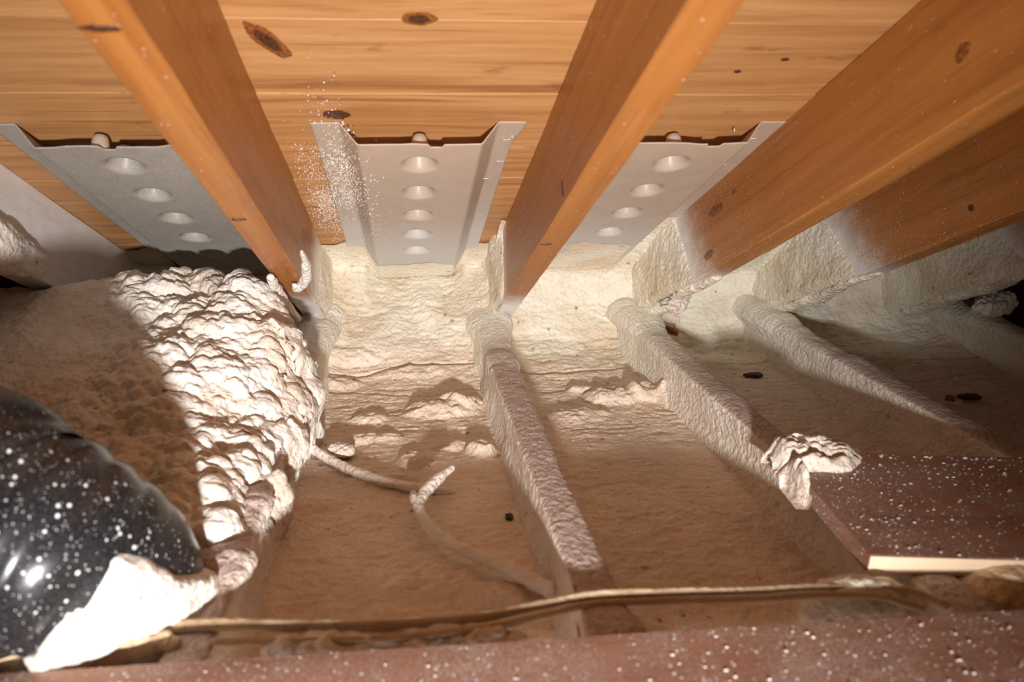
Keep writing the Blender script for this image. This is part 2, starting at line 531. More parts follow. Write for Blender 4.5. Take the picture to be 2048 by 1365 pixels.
def knot(px, py, w, h, mat, ring=None, rot=0.0):
    x, l = on_roof(px, py)
    b = next(o for l0, l1, o in boards if l0 <= l <= l1)
    def disc(name, w, h, mat, lift):
        n = 26
        rr = np.array([0, 0.35, 0.7, 0.9, 1.0])
        V = [(0, 0, -lift)]
        for r, zz in zip(rr[1:], (1.0, 0.9, 0.6, 0.0)):
            for a in range(n):
                t = 2 * math.pi * a / n
                q = r * (1 + 0.10 * math.sin(2 * t + w) + 0.06 * math.sin(5 * t + h))
                V.append((math.cos(t) * w / 2 * q, math.sin(t) * h / 2 * q, -lift * zz))
        fs = [(0, 1 + (a + 1) % n, 1 + a) for a in range(n)]
        for k in range(3):
            for a in range(n):
                i, j = 1 + k * n + a, 1 + k * n + (a + 1) % n
                fs.append((i, j, j + n, i + n))
        me = bpy.data.meshes.new(name)
        c, s = math.cos(rot), math.sin(rot)
        me.from_pydata([((x_ * c - y_ * s) * IN, (x_ * s + y_ * c) * IN, z_ * IN) for x_, y_, z_ in V], [], fs)
        me.update()
        o = link(name, me, mat, b)
        # local position in the board's frame
        p = Vector(W(roofpt(x, l, 0.0)))
        lp = b.matrix_world.inverted() @ p
        o.location = (lp.x, lp.y, -0.425 * IN)
        return o
    disc('knot', w, h, mat, 0.045)
    if ring:
        disc('knot_ring', w * ring, h * ring, M_KNOTR, 0.03)
knot(672, 228, 1.6, 1.3, M_KNOT)
knot(536, 82, 0.75, 2.5, M_KNOT, ring=1.5, rot=-0.45)
knot(838, 38, 1.1, 0.8, M_KNOT, ring=1.5)
knot(1475, 143, 0.45, 0.4, M_KNOT)
knot(1570, 119, 0.5, 0.35, M_KNOT)

# ------------------------------------------------------------------ rafters
RAFT = []
def rafter(x0, x1, label, start, slant=0.0, seed=0):
    lx = 126
    lc = 30
    me = timber('rafter', lx, x1 - x0, RD, seg=90, cham=0.10, wob=0.035, seed=seed)
    o = frame_obj('rafter', me, M_RAFT, roofpt((x0 + x1) / 2, lc, RD / 2 - 0.02), ES, -XH, NU, None,
                  label=label, category='rafter', group='roof rafters')
    o['spray_start'] = (start - lc) * IN
    o['spray_slant'] = slant
    RAFT.append((x0, x1, lc, o))
    return o
rafter(-30.0, -27.9, 'grey overspray-dusted rafter at the far left edge, beside the dark gap', 20, 0, 1)
rafter(-10.5, -8.4, 'bright orange rafter left of the whole beige baffle, white foam curl at its foot', 62.5, -0.25, 2)
rafter(9.3, 11.2, 'orange rafter right of the whole beige baffle, foot over the middle joist', 63.3, 0.22, 3)
rafter(25.3, 27.3, 'broad brown rafter right of the rightmost full vent baffle, long flat side to the light', 57.4, -0.47, 4)
rafter(39.6, 41.6, 'darker rough-sawn rafter behind and below the broad brown one', 56.7, -0.66, 5)
rafter(55.5, 57.5, 'shadowed dark rafter, last on the right, dusted with foam', 56.4, -0.73, 6)

def face_knot(par, c, u, v, nrm, w, h, mat=None, name='knot'):
    n = 20
    V = [(0, 0, 1)]
    for r, zz in ((0.4, 1.0), (0.75, 0.8), (1.0, -0.6)):
        for a in range(n):
            t = 2 * math.pi * a / n
            q = r * (1 + 0.14 * math.sin(2 * t + w * 9) + 0.09 * math.sin(5 * t + h * 7))
            V.append((math.cos(t) * w / 2 * q, math.sin(t) * h / 2 * q, zz))
    fs = [(0, 1 + a, 1 + (a + 1) % n) for a in range(n)]
    for k in range(2):
        for a in range(n):
            i, j = 1 + k * n + a, 1 + k * n + (a + 1) % n
            fs.append((i, i + n, j + n, j))
    u, v, nrm = map(np.array, (u, v, nrm))
    P = np.array([np.array(c) + u * x + v * y + nrm * z * 0.04 for x, y, z in V])
    me = bpy.data.meshes.new(name)
    me.from_pydata([tuple(q) for q in W(P)], [], fs)
    me.update()
    me.transform(par.matrix_world.inverted())
    link(name, me, mat or M_KNOT, par)
bpy.context.view_layer.update()
def side_knot(k, px, py, w, h, right=False, mat=None):
    r = ray(px, py)
    x = RAFT[k][1] if right else RAFT[k][0]
    face_knot(RAFT[k][3], r * (x / r[0]), ES, NU, XH * (1 if right else -1), w, h, mat)
def under_knot(k, px, py, w, h, mat=None):
    x, l = on_roof(px, py, RD)
    face_knot(RAFT[k][3], roofpt(x, l, RD), ES, XH, -NU, w, h, mat)
under_knot(1, 203, 57, 0.5, 1.3)
under_knot(1, 478, 440, 0.25, 1.0)
side_knot(2, 1125, 378, 0.35, 1.1)
under_knot(2, 1092, 489, 0.3, 0.9)
side_knot(3, 1468, 385, 0.9, 0.5, mat=M_KNOTR)
side_knot(3, 1432, 420, 3.4, 1.0, mat=M_KNOTR)
side_knot(3, 1417, 510, 1.6, 0.8, mat=M_KNOTR)
side_knot(3, 1925, 105, 1.1, 0.9, mat=M_KNOTR)
side_knot(4, 1942, 416, 0.6, 0.5)
side_knot(4, 1620, 490, 1.6, 0.35, mat=M_KNOTR)

# ------------------------------------------------------------------ vent baffles
def baffle(xc, half, flat, l0, label, mat, cups_at, xl=None, xr=None, notch=0.0, seed=0, tear=0.0):
    """pressed plastic channel: flanges on the boards, a flat pan 1.4 in below, cups pressed up to the boards"""
    l1 = 80.0
    st = 0.13
    xs = np.arange(xc - half if xl is None else xl, (xc + half if xr is None else xr) + 1e-6, st)
    ls = np.arange(l0, l1, st)
    X, L = np.meshgrid(xs, ls, indexing='ij')
    # cut top edge: a bit uneven
    edge = fbm(np.stack([X * 0.5, X * 0 + seed, X * 0], -1), 2, seed) * 0.22 + 0.38 * sst(xc + notch, xc + notch + 0.12, X) * sst(xc + notch + 1.0, xc + notch + 0.88, X)
    side = np.clip((np.abs(X - xc) - flat) / 1.15, 0, 1)
    edge = edge * (1 - side)
    L = L + edge * np.clip(1 - (L - l0) / 6, 0, 1)
    X = np.where(X > xc + flat + 1.2, X - tear * sst(l0 + 0.3, l0 + 3.5, L) * (X - xc - flat - 1.2), X)
    d = 0.10 + 1.50 * (1 - side)
    for lc in cups_at:
        r = np.sqrt((X - xc) ** 2 + (L - lc) ** 2)
        d = d - 1.36 * (1 - sst(0.25, 1.38, r))
    d = d + 0.05 * fbm(np.stack([X * 0.2, L * 0.12, X * 0], -1), 2, seed + 5)
    P = np.array([0, 0, 0]) + FOOT + X[..., None] * XH + L[..., None] * ES - d[..., None] * NU
    me = grid_mesh('vent_baffle', P, flip=True)
    o = link('vent_baffle', me, mat, label=label, category='vent baffle', group='attic vent baffles')
    so = o.modifiers.new('shell', 'SOLIDIFY')
    so.thickness = 0.07 * IN
    so.offset = 0
    return o
CUPS = [38.9 + 4.95 * k for k in range(6)]
B_TOP = 40.7
x_, _ = on_roof(246, 322, 1.4)
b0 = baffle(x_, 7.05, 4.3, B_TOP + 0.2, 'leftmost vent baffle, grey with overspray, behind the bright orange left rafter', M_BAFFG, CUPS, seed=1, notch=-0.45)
x_, _ = on_roof(839, 322, 1.4)
b1 = baffle(x_, 6.9, 3.95, B_TOP, 'whole beige vent baffle in the middle bay, white spatter on its left flange', M_BAFF, CUPS, notch=0.55, tear=0.32, seed=2)
XB1 = x_
x_, _ = on_roof(1342, 322, 1.4)
b2 = baffle(x_, 6.9, 3.9, B_TOP, 'vent baffle half hidden by the middle rafter, notch in its top edge', M_BAFF, [c - 0.05 for c in CUPS], seed=3, notch=1.3)
b3 = baffle(33.4, 6.1, 3.6, B_TOP + 0.6, 'vent baffle almost hidden behind the broad brown rafter, only a pale corner showing', M_BAFF, CUPS, seed=4)
def spacer(xc, parent, l=41.93):
    C = np.array([roofpt(xc, l, d) for d in (0.40, 0.46, 0.75, 1.1, 1.58)])
    P, _, _ = tube_pts(C, [0.30, 0.43, 0.50, 0.54, 0.58], 20)
    link('spacer', close_tube(W(P)), M_BAFF, parent)
for xx, bb in ((-19.05, b0), (1.08, b1), (18.1, b2)):
    spacer(xx, bb)
def staple(px, py, rot, parent):
    x, l = on_roof(px, py, 0.1)
    c = roofpt(x, l, 0.24)
    a = XH * math.cos(rot) + ES * math.sin(rot)
    C = np.array([c - a * 0.22 + NU * 0.12, c - a * 0.2, c, c + a * 0.2, c + a * 0.22 + NU * 0.12])
    P, _, _ = tube_pts(C, 0.022, 6)
    link('staple', close_tube(W(P)), M_STAPLE, parent)
for px, py, r in ((1013, 275, -0.2), (1000, 319, -0.1), (971, 354, 0.0), (952, 374, 0.1), (1024, 272, 1.4)):
    staple(px, py, r, b1)
staple(1505, 273, 0, b2)
staple(1446, 326, 0, b2)

# ------------------------------------------------------------------ foam in the joist bays
def bay(x0, x1, prof, mat, label, wall_amp=1.0, extra=None, seed=0, step=0.13, edge=0.8, name='foam_bed', pan=None):
    """spray foam filling one joist bay and climbing the eaves: profile (y, z) swept across x"""
    pr = resample(prof, step)
    xs = np.arange(x0, x1 + 1e-6, step)
    P = np.zeros((len(xs), len(pr), 3))
    P[..., 0] = xs[:, None]
    P[..., 1:] = pr[None]
    n = normals(P)
    if n[len(xs) // 2, 5, 2] < 0:
        n = -n
    wall = sst(58, 68, P[..., 1])
    # rolled up against the joists on both sides
    e = np.minimum(P[..., 0] - x0, x1 - P[..., 0])
    h = edge * (np.exp(-e / 0.8) * 0.5 + 2.3 * wall * np.exp(-e / 2.4))
    tooth = sst(-0.2, 0.25, P[..., 1] - pr[-1, 0])
    h = h + (0.55 + 0.9 * wall) * 0.6 * fbm(P * 0.16, 3, seed + 1)
    h = h + 0.16 * domes(P, 3.1, seed + 3) * (0.25 + wall * wall_amp)
    wr = 1 - np.abs(fbm(P * np.array([0.5, 1.25, 1.25]) + 0.7 * fbm(P * 0.35, 2, seed + 8)[..., None], 3, seed + 9))
    h = h + 0.26 * (wr - 0.7) * (0.8 + 0.4 * wall)
    h = h + 0.05 * fbm(P * np.array([1.1, 2.6, 2.6]), 2, seed + 15)
    h = h + 0.05 * domes(P, 0.62, seed + 12) * (0.25 + 0.75 * wall)
    for yc, dep, kk in ((62.8, 0.30, 1), (58.5, 0.14, 2), (69.0, 0.10, 3)):
        line = P[..., 1] - yc + 1.3 * fbm(np.stack([P[..., 0] * 0.16, P[..., 0] * 0 + kk, P[..., 0] * 0 + seed], -1), 3, seed + 30 + kk)
        h = h - dep * np.exp(-(line / 0.22) ** 2) + 0.5 * dep * np.exp(-((line + 0.7) / 0.6) ** 2)
    if extra is not None:
        h = h + extra(P)
    # feather out on the baffle
    idx = np.arange(len(pr)) / (len(pr) - 1.0)
    h = h * (1 - sst(0.955, 1.0, idx))[None]
    P = P + n * h[..., None]
    # the upper end settles on the boards, the flanges and the pan of the baffle, with a ragged rim
    pan_d = 0.06 if pan is None else 0.08 + 1.52 * (1 - np.clip((np.abs(P[..., 0] - pan) - 3.95) / 1.15, 0, 1))
    want = pan_d + 0.05
    have = HD - (P @ NU)
    t = np.broadcast_to(sst(0.86, 0.985, idx)[None], P.shape[:2])
    P = P + NU * ((have - want) * t)[..., None]
    have = HD - (P @ NU)                    # never behind the pan
    P = P - NU * (np.maximum(0, pan_d + 0.05 + 0.2 * (1 - t) - have) * sst(0.70, 0.80, idx)[None])[..., None]
    rag = 1.6 * fbm(np.stack([P[..., 0] * 0.4, idx[None] * 0 + P[..., 0] * 0, P[..., 0] * 0 + seed], -1), 3, seed + 21) - (0 if pan is None else 2.2 * sst(4.0, 5.5, np.abs(P[..., 0] - pan)))
    P = P + ES * (rag * sst(0.82, 1.0, idx)[None])[..., None]
    me = grid_mesh(name, P)
    return link(name, me, mat, label=label, category='spray foam', group='spray foam between the joists')
def lump(P, x, y, sx, sy, hgt, seed, cell=0.9, rot=0.0):
    dx, dy = P[..., 0] - x, P[..., 1] - y
    c, s = math.cos(rot), math.sin(rot)
    u, v = (dx * c + dy * s) / sx, (-dx * s + dy * c) / sy
    r = 0.75 * (u * u + v * v) + 0.45 * fbm(P * 0.7, 3, seed + 4)
    m = sst(0.0, 0.95, 1 - r)
    return 0.62 * hgt * m * (0.8 + 0.35 * domes(P, cell, seed)) + 0.14 * m * domes(P * np.array([0.7, 1.2, 1]), cell * 0.5, seed + 2)
def xy(px, py, z=FL):
    q = at(px, py, z)
    return q[0], q[1]
def mid_extra(P):
    h = 0
    for px, py, sx, sy, hg, s in ((880, 822, 3.4, 1.7, 1.2, 1), (925, 808, 2.0, 1.5, 0.9, 2), (740, 840, 1.7, 0.8, 0.5, 3), (965, 905, 1.3, 1.0, 1.1, 4),
                                  (830, 925, 1.6, 1.1, 0.8, 5), (900, 895, 1.6, 0.7, 0.6, 6), (680, 775, 2.2, 0.9, 0.6, 7), (740, 880, 2.4, 0.8, 0.5, 8),
                                  (690, 745, 3.2, 0.9, 0.7, 9), (1000, 1190, 2.2, 1.0, 0.8, 10), (860, 1180, 2.6, 1.0, 0.6, 11), (640, 1010, 2.0, 1.2, 0.35, 12),
                                  (830, 760, 3.5, 0.8, 0.4, 13), (770, 960, 3.0, 0.7, 0.4, 14)):
        x, y = xy(px, py)
        h = h + lump(P, x, y, sx, sy, hg, 60 + s)
    return h
def right_extra(P):
    h = 0
    for px, py, sx, sy, hg, s in ((1225, 795, 2.6, 1.6, 1.3, 1), (1290, 790, 1.6, 1.7, 1.2, 2), (1345, 800, 1.5, 2.1, 1.9, 3), (1165, 782, 1.4, 0.5, 0.6, 4), (1150, 830, 3.0, 2.0, 0.5, 5)):
        x, y = xy(px, py)
        h = h + lump(P, x, y, sx, sy, hg, 80 + s)
    return h
PM = [(13, -24.2), (30, -24.1), (45, -24), (58, -23.9), (63.2, -23.4), (66.2, -21.6), (69.8, -18.9), (73.2, -16.9), (74.0, -16.1), (72.2, -14.9), (69.6, -13.4)]
PR = [(13, -24.3), (30, -24.2), (50, -24), (63.5, -23.9), (68.3, -23.2), (70.6, -20.8), (71.8, -18.0), (71.6, -15.6), (68.8, -13.6), (66.0, -12.0), (64.0, -10.75)]
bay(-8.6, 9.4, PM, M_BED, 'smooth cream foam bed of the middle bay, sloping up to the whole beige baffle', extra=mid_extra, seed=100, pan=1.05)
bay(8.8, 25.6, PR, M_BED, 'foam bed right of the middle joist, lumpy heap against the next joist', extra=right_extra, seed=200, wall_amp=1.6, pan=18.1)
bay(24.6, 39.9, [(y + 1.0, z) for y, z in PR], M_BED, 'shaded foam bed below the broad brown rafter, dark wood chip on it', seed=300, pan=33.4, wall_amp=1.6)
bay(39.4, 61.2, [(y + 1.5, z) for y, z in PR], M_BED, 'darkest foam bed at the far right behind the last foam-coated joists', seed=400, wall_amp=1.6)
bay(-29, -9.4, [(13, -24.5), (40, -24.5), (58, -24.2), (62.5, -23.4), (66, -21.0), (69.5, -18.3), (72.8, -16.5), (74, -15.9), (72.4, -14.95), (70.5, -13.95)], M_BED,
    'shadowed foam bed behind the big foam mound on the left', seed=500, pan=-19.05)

# ------------------------------------------------------------------ joists with their foam coat
def joist(xc, label, y1=76.0, seed=0, hump=1.0, xw=1.9, tmax=0.34, foam=True, lumps=()):
    root = link('ceiling_joist', timber('ceiling_joist', 82, xw, 5.4, seg=50, cham=0.08, seed=seed), M_JOIST, label=label, category='joist', group='ceiling joists')
    root.location = W((xc, 50, JT - 2.7))
    root.rotation_euler = (0, 0, math.pi / 2)
    step = 0.125
    ys = np.arange(13.0, y1, step)
    th = 0.10 + tmax * sst(34, 60, ys) + 0.5 * sst(58, 70, ys)
    a = xw / 2
    # section path: up the left side, over the top, down the right side
    sec = [(-a - 0.5, FL - 0.6 - JT), (-a - 0.25, FL + 0.5 - JT), (-a, -2.0), (-a, -0.5), (-a + 0.12, -0.04), (0, 0.05), (a - 0.12, -0.04), (a, -0.5), (a, -2.0), (a + 0.25, FL + 0.5 - JT), (a + 0.5, FL - 0.6 - JT)]
    q = resample([(u, v, 0) for u, v in sec], step)[:, :2]
    P = np.zeros((len(q), len(ys), 3))
    P[..., 0] = xc + q[:, 0][:, None]
    P[..., 1] = ys[None]
    P[..., 2] = JT + q[:, 1][:, None]
    P[..., 0] += 0.12 * fbm(np.stack([ys * 0.12, ys * 0, ys * 0 + seed], -1), 2, seed)[None]
    n = normals(P)
    mid = n[len(q) // 2, 5]
    if mid[2] < 0:
        n = -n
    top = np.clip(q[:, 1] + 1.2, 0, 1)[:, None]
    h = np.broadcast_to(th[None], P.shape[:2]) * (0.75 + 0.5 * fbm(P * 0.3, 2, seed + 1))
    h = h + hump * 1.0 * sst(60, 71, ys)[None] * top
    am = sst(22, 62, ys)[None]
    h = h + 0.05 * am * domes(P, 0.9, seed + 2) + 0.028 * am * domes(P * np.array([0.75, 1.2, 1]), 0.30, seed + 3)
    h = h + 0.03 * fbm(P * 2.5, 2, seed + 5)
    for (ly, sy, hg) in lumps:
        w = np.exp(-((ys - ly) / sy) ** 2)[None] * top
        h = h + w * hg * (1 + 0.4 * domes(P, 0.8, seed + 7))
    P = P + n * h[..., None]
    me = grid_mesh('foam_coat', P)
    inv = root.matrix_basis.inverted()
    me.transform(inv)
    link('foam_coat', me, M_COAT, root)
    return root
joist(-9.15, 'foam-coated joist running under the right edge of the big foam mound', seed=31, lumps=((28.5, 1.5, 0.5), (34, 1.5, 0.4)), hump=1.6)
joist(8.25, 'foam-coated joist in the middle, purple-grey on top, under the middle rafter', seed=32, lumps=((22.5, 1.3, 0.35),))
joist(24.3, 'foam-coated joist running under the left end of the speckled board', seed=33)
joist(38.8, 'foam-coated joist in shade, just right of the dark wood chip', seed=34)
joist(61.0, 'foam-coated joist furthest right in the dark, near the hanging foam clot', seed=35)

# ------------------------------------------------------------------ foam that climbs the rafters' sides
def skirt(x, side, lb, lt, l1, seed, par, thick=0.9, spread=1.0):
    """foam on a rafter's flat side: from l=lb at the bottom edge, l=lt at the boards, down to l1"""
    st = 0.13
    ls = np.arange(min(lb, lt) - 0.5, l1, st)
    ds = np.arange(0.0, RD + 0.05, st)
    L, D = np.meshgrid(ls, ds, indexing='ij')
    Q = np.stack([L, D, L * 0 + seed], -1)
    start = lt + (lb - lt) * D / RD + 0.9 * fbm(Q * 0.45, 2, seed)
    t = np.clip((L - start) / 7.0, -0.2, 1)
    h = thick * np.sqrt(np.clip(t, 0, 1)) * (0.75 + 0.4 * fbm(Q * 0.35, 2, seed + 2))
    h = h + np.clip(t * 3, 0, 1) * (0.10 * domes(Q, 1.3, seed + 3) + 0.09 * domes(Q, 0.55, seed + 4))
    h = h - 0.12 * (t <= 0)
    # ends tuck back to the timber at the bottom edge
    h = h * (1 - 0.6 * sst(RD - 0.7, RD, D))
    P = FOOT + XH * (x + side * h)[..., None] + L[..., None] * ES - D[..., None] * NU
    me = grid_mesh('foam_coat', P)
    inv = par.matrix_world.inverted()
    me.transform(inv)
    return link('foam_coat', me, M_FOAM, par)
bpy.context.view_layer.update()
skirt(9.3, -1, 63.5, 62.0, 80, 41, RAFT[2][3], 1.1)
skirt(-8.4, 1, 63, 67, 80, 42, RAFT[1][3], 1.1)
skirt(25.3, -1, 56.8, 60, 80, 43, RAFT[3][3], 1.0)
skirt(39.6, -1, 55.5, 60, 80, 44, RAFT[4][3], 1.0)
skirt(55.5, -1, 55, 60, 80, 45, RAFT[5][3], 1.0)
skirt(-10.5, -1, 62, 66, 80, 46, RAFT[1][3], 0.9)
def lip(k, l0, l1, seed, rad=0.5):          # foam hanging along the underside of a rafter's foot
    x0, x1, lc, par = RAFT[k]
    n = 7
    pts = [roofpt((x0 + x1) / 2 + 0.5 * math.sin(i * 2.1 + seed), l0 + (l1 - l0) * i / (n - 1), RD + 0.05) for i in range(n)]
    C = resample(pts, 0.09)
    t = np.linspace(0, 1, len(C))
    P, D, a = tube_pts(C, (x1 - x0) / 2 * (0.15 + 0.95 * np.sqrt(t)), 40)
    S = P + seed * 5.0
    P = P + D * (0.35 * rad * domes(S, 0.9, seed) + 0.2 * rad * domes(S, 0.4, seed + 1) + 0.5 * rad * fbm(S * 0.7, 2, seed + 2))[..., None]
    # flattened against the wood
    ctr = C[None]
    out = (P - ctr) @ (-NU)
    P = P + NU * (out * 0.45)[..., None]
    me = close_tube(W(P))
    me.transform(par.matrix_world.inverted())
    link('foam_lip', me, M_FOAM, par)
lip(3, 55.3, 72, 51)
lip(4, 54.8, 72, 52)
lip(5, 54.5, 72, 53)

# ------------------------------------------------------------------ the big mound on the left
def mound():
    st = 0.105
    xs = np.arange(-46, -5.5, st)
    ys = np.arange(22, 64, st)
    X, Y = np.meshgrid(xs, ys, indexing='ij')
    Q = np.stack([X, Y, X * 0], -1)
    zt = np.interp(Y, [20, 26, 31, 36, 42, 48, 54, 58], [-22.5, -21.6, -20.6, -19.0, -17.0, -14.9, -13.2, -13.0])
    zt = zt + 0.9 * fbm(Q * 0.10, 2, 5) - 1.6 * sst(-14, -9, X) * sst(30, 45, Y) + 0.5 * sst(-30, -22, X)
    ye = np.interp(X, [-46, -30, -24, -17, -13, -9, -7], [58, 58.5, 60, 59, 57, 53, 50])
    xe = np.interp(Y, [22, 27, 31, 36, 42, 47, 52, 56, 60], [-11.0, -10.2, -9.0, -8.4, -8.3, -7.6, -7.0, -8.0, -12])
    wob = 0.9 * fbm(Q * 0.35, 3, 9) + 0.5 * (domes(Q, 1.6, 14) - 0.4)
    e = np.minimum((xe - X + wob) / 3.0, (ye - Y + wob) / 3.4)
    f = np.sqrt(np.clip(1 - (1 - np.clip(e, 0, 1)) ** 2, 0, 1))
    z = -25.0 + (zt + 25.0) * f
    P = np.stack([X, Y, z], -1)
    n = normals(P)
    n = np.where(n[..., 2:] < 0, -n, n)
    rough = 0.22 + 0.78 * sst(-24, -18, X + 0.25 * (Y - 45) + 2 * fbm(Q * 0.15, 2, 3))
    h = 0.95 * rough * domes(P, 2.9, 21, 0.5) + 0.50 * rough * domes(P * np.array([0.8, 1.15, 1]), 1.15, 22, 0.5)
    h = h + 0.22 * (0.15 + rough) * domes(P * np.array([0.8, 1.15, 1]), 0.52, 23, 0.5) + 0.07 * (0.1 + rough) * domes(P * np.array([0.7, 1.3, 1]), 0.26, 26, 0.5) + 0.25 * fbm(P * 0.5, 3, 24)
    h = h * np.clip(f * 2, 0, 1)
    P = P + n * h[..., None]
    me = grid_mesh('foam_mound', P)
    return link('foam_mound', me, M_FOAMW, label='big lumpy white foam mound swelling over the left joist, smoother on its shaded side', category='spray foam')
mound()

# loose and hanging foam
def blob(name, c, r, label, seed, rot=0.0, tilt=0.0, cell=0.7, amp=0.25, mat=None, sub=5, cat='spray foam', group=None, parent=None):
    V, Fq = ICO[sub]
    r = np.array(r, float)
    P = V * r
    n = V / r
    n /= np.linalg.norm(n, axis=1, keepdims=True)
    S = P + seed * 13.0
    P = P + n * (amp * domes(S, cell, seed) + amp * 0.45 * domes(S, cell * 0.42, seed + 3) + amp * 1.2 * fbm(S / cell * 0.4, 2, seed + 5))[:, None]
    ct, s_ = math.cos(tilt), math.sin(tilt)
    P = P @ np.array([[1, 0, 0], [0, ct, s_], [0, -s_, ct]])
    c_, s_ = math.cos(rot), math.sin(rot)
    P = P @ np.array([[c_, s_, 0], [-s_, c_, 0], [0, 0, 1]])
    me = raw_mesh(name, P * IN, Fq)
    o = link(name, me, mat or M_FOAMW, parent)
    o.location = W(c)
    if label:
        o['label'] = label
        o['category'] = cat
    if group:
        o['group'] = group
    return o
def worm(name, pts, rad, label, seed, mat=None, amp=0.3, cell=0.5, ns=24, cat='spray foam', parent=None, step=0.07, group=None):
    C = resample(pts, step)
    s = np.linspace(0, 1, len(C))
    rr = np.interp(s, np.linspace(0, 1, len(rad)), rad)
    end = np.minimum(s, 1 - s) * (len(C) * step)
    rr = rr * np.sqrt(np.clip(1 - (1 - np.clip(end / (rr + 1e-6), 0, 1)) ** 2, 0.02, 1))
    P, D, a = tube_pts(C, rr, ns)
    S = P + seed * 7.7
    h = amp * rr[None] * (domes(S, cell, seed) * 0.9 + 0.8 * fbm(S * 1.1, 2, seed + 1))
    P = P + D * h[..., None]
    o = link(name, close_tube(W(P)), mat or M_FOAMW, parent)
    if label:
        o['label'] = label
        o['category'] = cat
    if group:
        o['group'] = group
    return o
def rp(px, py, d, out=0.0):
    x, l = on_roof(px, py, d)
    return roofpt(x, l, d + out)
c = at(681, 901, FL + 0.55)
blob('foam_crumb', c, (1.05, 0.75, 0.38), 'small loose white foam crumb lying beside the foam-coated cable in the middle bay', 3, rot=-0.5, cell=0.45, amp=0.16)
# curl and drips at the foot of the orange rafter
worm('foam_curl', [rp(603, 497, 6.2, 0.2), rp(612, 522, 6.3, 0.3), rp(611, 548, 6.6, 0.4), rp(596, 568, 6.9, 0.4), rp(588, 560, 6.9, 0.4)], [0.10, 0.26, 0.36, 0.33, 0.2],
     'curled white foam drip on the foot of the bright orange rafter', 5)
worm('foam_drip', [rp(540, 545, 7.0, 0.3), rp(556, 572, 7.0, 0.5), rp(574, 592, 7.0, 0.8), rp(598, 612, 7.0, 1.3)], [0.25, 0.42, 0.32, 0.25],
     'ragged white foam drip hanging below the foot of the bright orange rafter', 6)
# lower lip of foam left of the mound on the grey rafter
blob('foam_bulge', roofpt(-27.7, 45.5, 5.9), (0.7, 7.5, 1.7), 'foam bulge on the grey dusted rafter behind the mound', 8, tilt=-TH, cell=0.9, amp=0.22)
# clot at the far right
blob('foam_clot', rp(1985, 592, 7.0, 0.9), (2.9, 1.0, 0.8), 'ragged foam clot hanging under the last dark rafter at the far right', 9, rot=0.5, cell=0.6, amp=0.4)
blob('foam_clot', rp(1345, 596, 6.9, 0.7), (1.9, 0.7, 0.35), 'ragged foam clot under the foot of the broad brown rafter', 10, rot=0.75, cell=0.5, amp=0.3)

# ------------------------------------------------------------------ foam-covered cables
def fl(px, py, up=0.0):
    return at(px, py, FL + up)
worm('cable', [fl(520, 832, 2.0), fl(560, 858, 1.6), fl(610, 888, 1.0), fl(660, 920, 0.6), fl(720, 948, 0.45), fl(790, 968, 0.35), fl(860, 980, 0.25), fl(910, 985, 0.0)], [0.40, 0.36, 0.33, 0.3, 0.33, 0.3, 0.2],
     'foam-coated cable running from the mound across the middle bay floor', 11, amp=0.22, cell=0.4, cat='cable', mat=M_FOAMW)
worm('cable', [fl(906, 934, 1.6), fl(880, 955, 1.7), fl(850, 985, 1.7), fl(838, 1012, 1.6), fl(850, 1045, 1.4), fl(885, 1078, 1.2), fl(950, 1112, 1.0), fl(1030, 1146, 1.0), fl(1112, 1186, 1.2)],
     [0.18, 0.36, 0.34, 0.32, 0.30, 0.30, 0.33, 0.36, 0.4], 'looped foam-coated cable end standing up from the middle bay floor', 12, amp=0.2, cell=0.4, cat='cable')
worm('foam_crumb', [fl(824, 985, 1.6), fl(832, 1003, 1.7), fl(842, 1018, 1.5)], [0.16, 0.3, 0.2], 'tiny white foam clot stuck on the bend of the looped cable', 13)

def jt(px, py, up=0.3):
    return at(px, py, JT + up)
worm('cable', [jt(-80, 1330), jt(120, 1290), jt(300, 1262), jt(420, 1250), jt(600, 1252), jt(800, 1248), jt(950, 1236), jt(1080, 1212), jt(1180, 1192), jt(1330, 1185), jt(1500, 1182), jt(1640, 1176), jt(1800, 1180), jt(1900, 1215)],
     [0.26, 0.26, 0.26, 0.24, 0.22, 0.2, 0.18, 0.18], 'long foam-dusted cable lying across the joists just before the front plank', 14, amp=0.10, cell=0.5, cat='cable', mat=M_CABLE, step=0.1)
worm('cable', [jt(420, 1284, 0.2), jt(600, 1284, 0.2), jt(800, 1276, 0.2), jt(960, 1258, 0.2), jt(1090, 1232, 0.2), jt(1190, 1208, 0.2), jt(1330, 1203, 0.2), jt(1500, 1200, 0.2), jt(1640, 1192, 0.3), jt(1760, 1196, 0.3), jt(1850, 1222, 0)],
     [0.15] * 8, 'thin pale cable lying along the front side of the long dusted cable', 15, amp=0.10, cell=0.5, cat='cable', mat=M_CABLE, step=0.1)

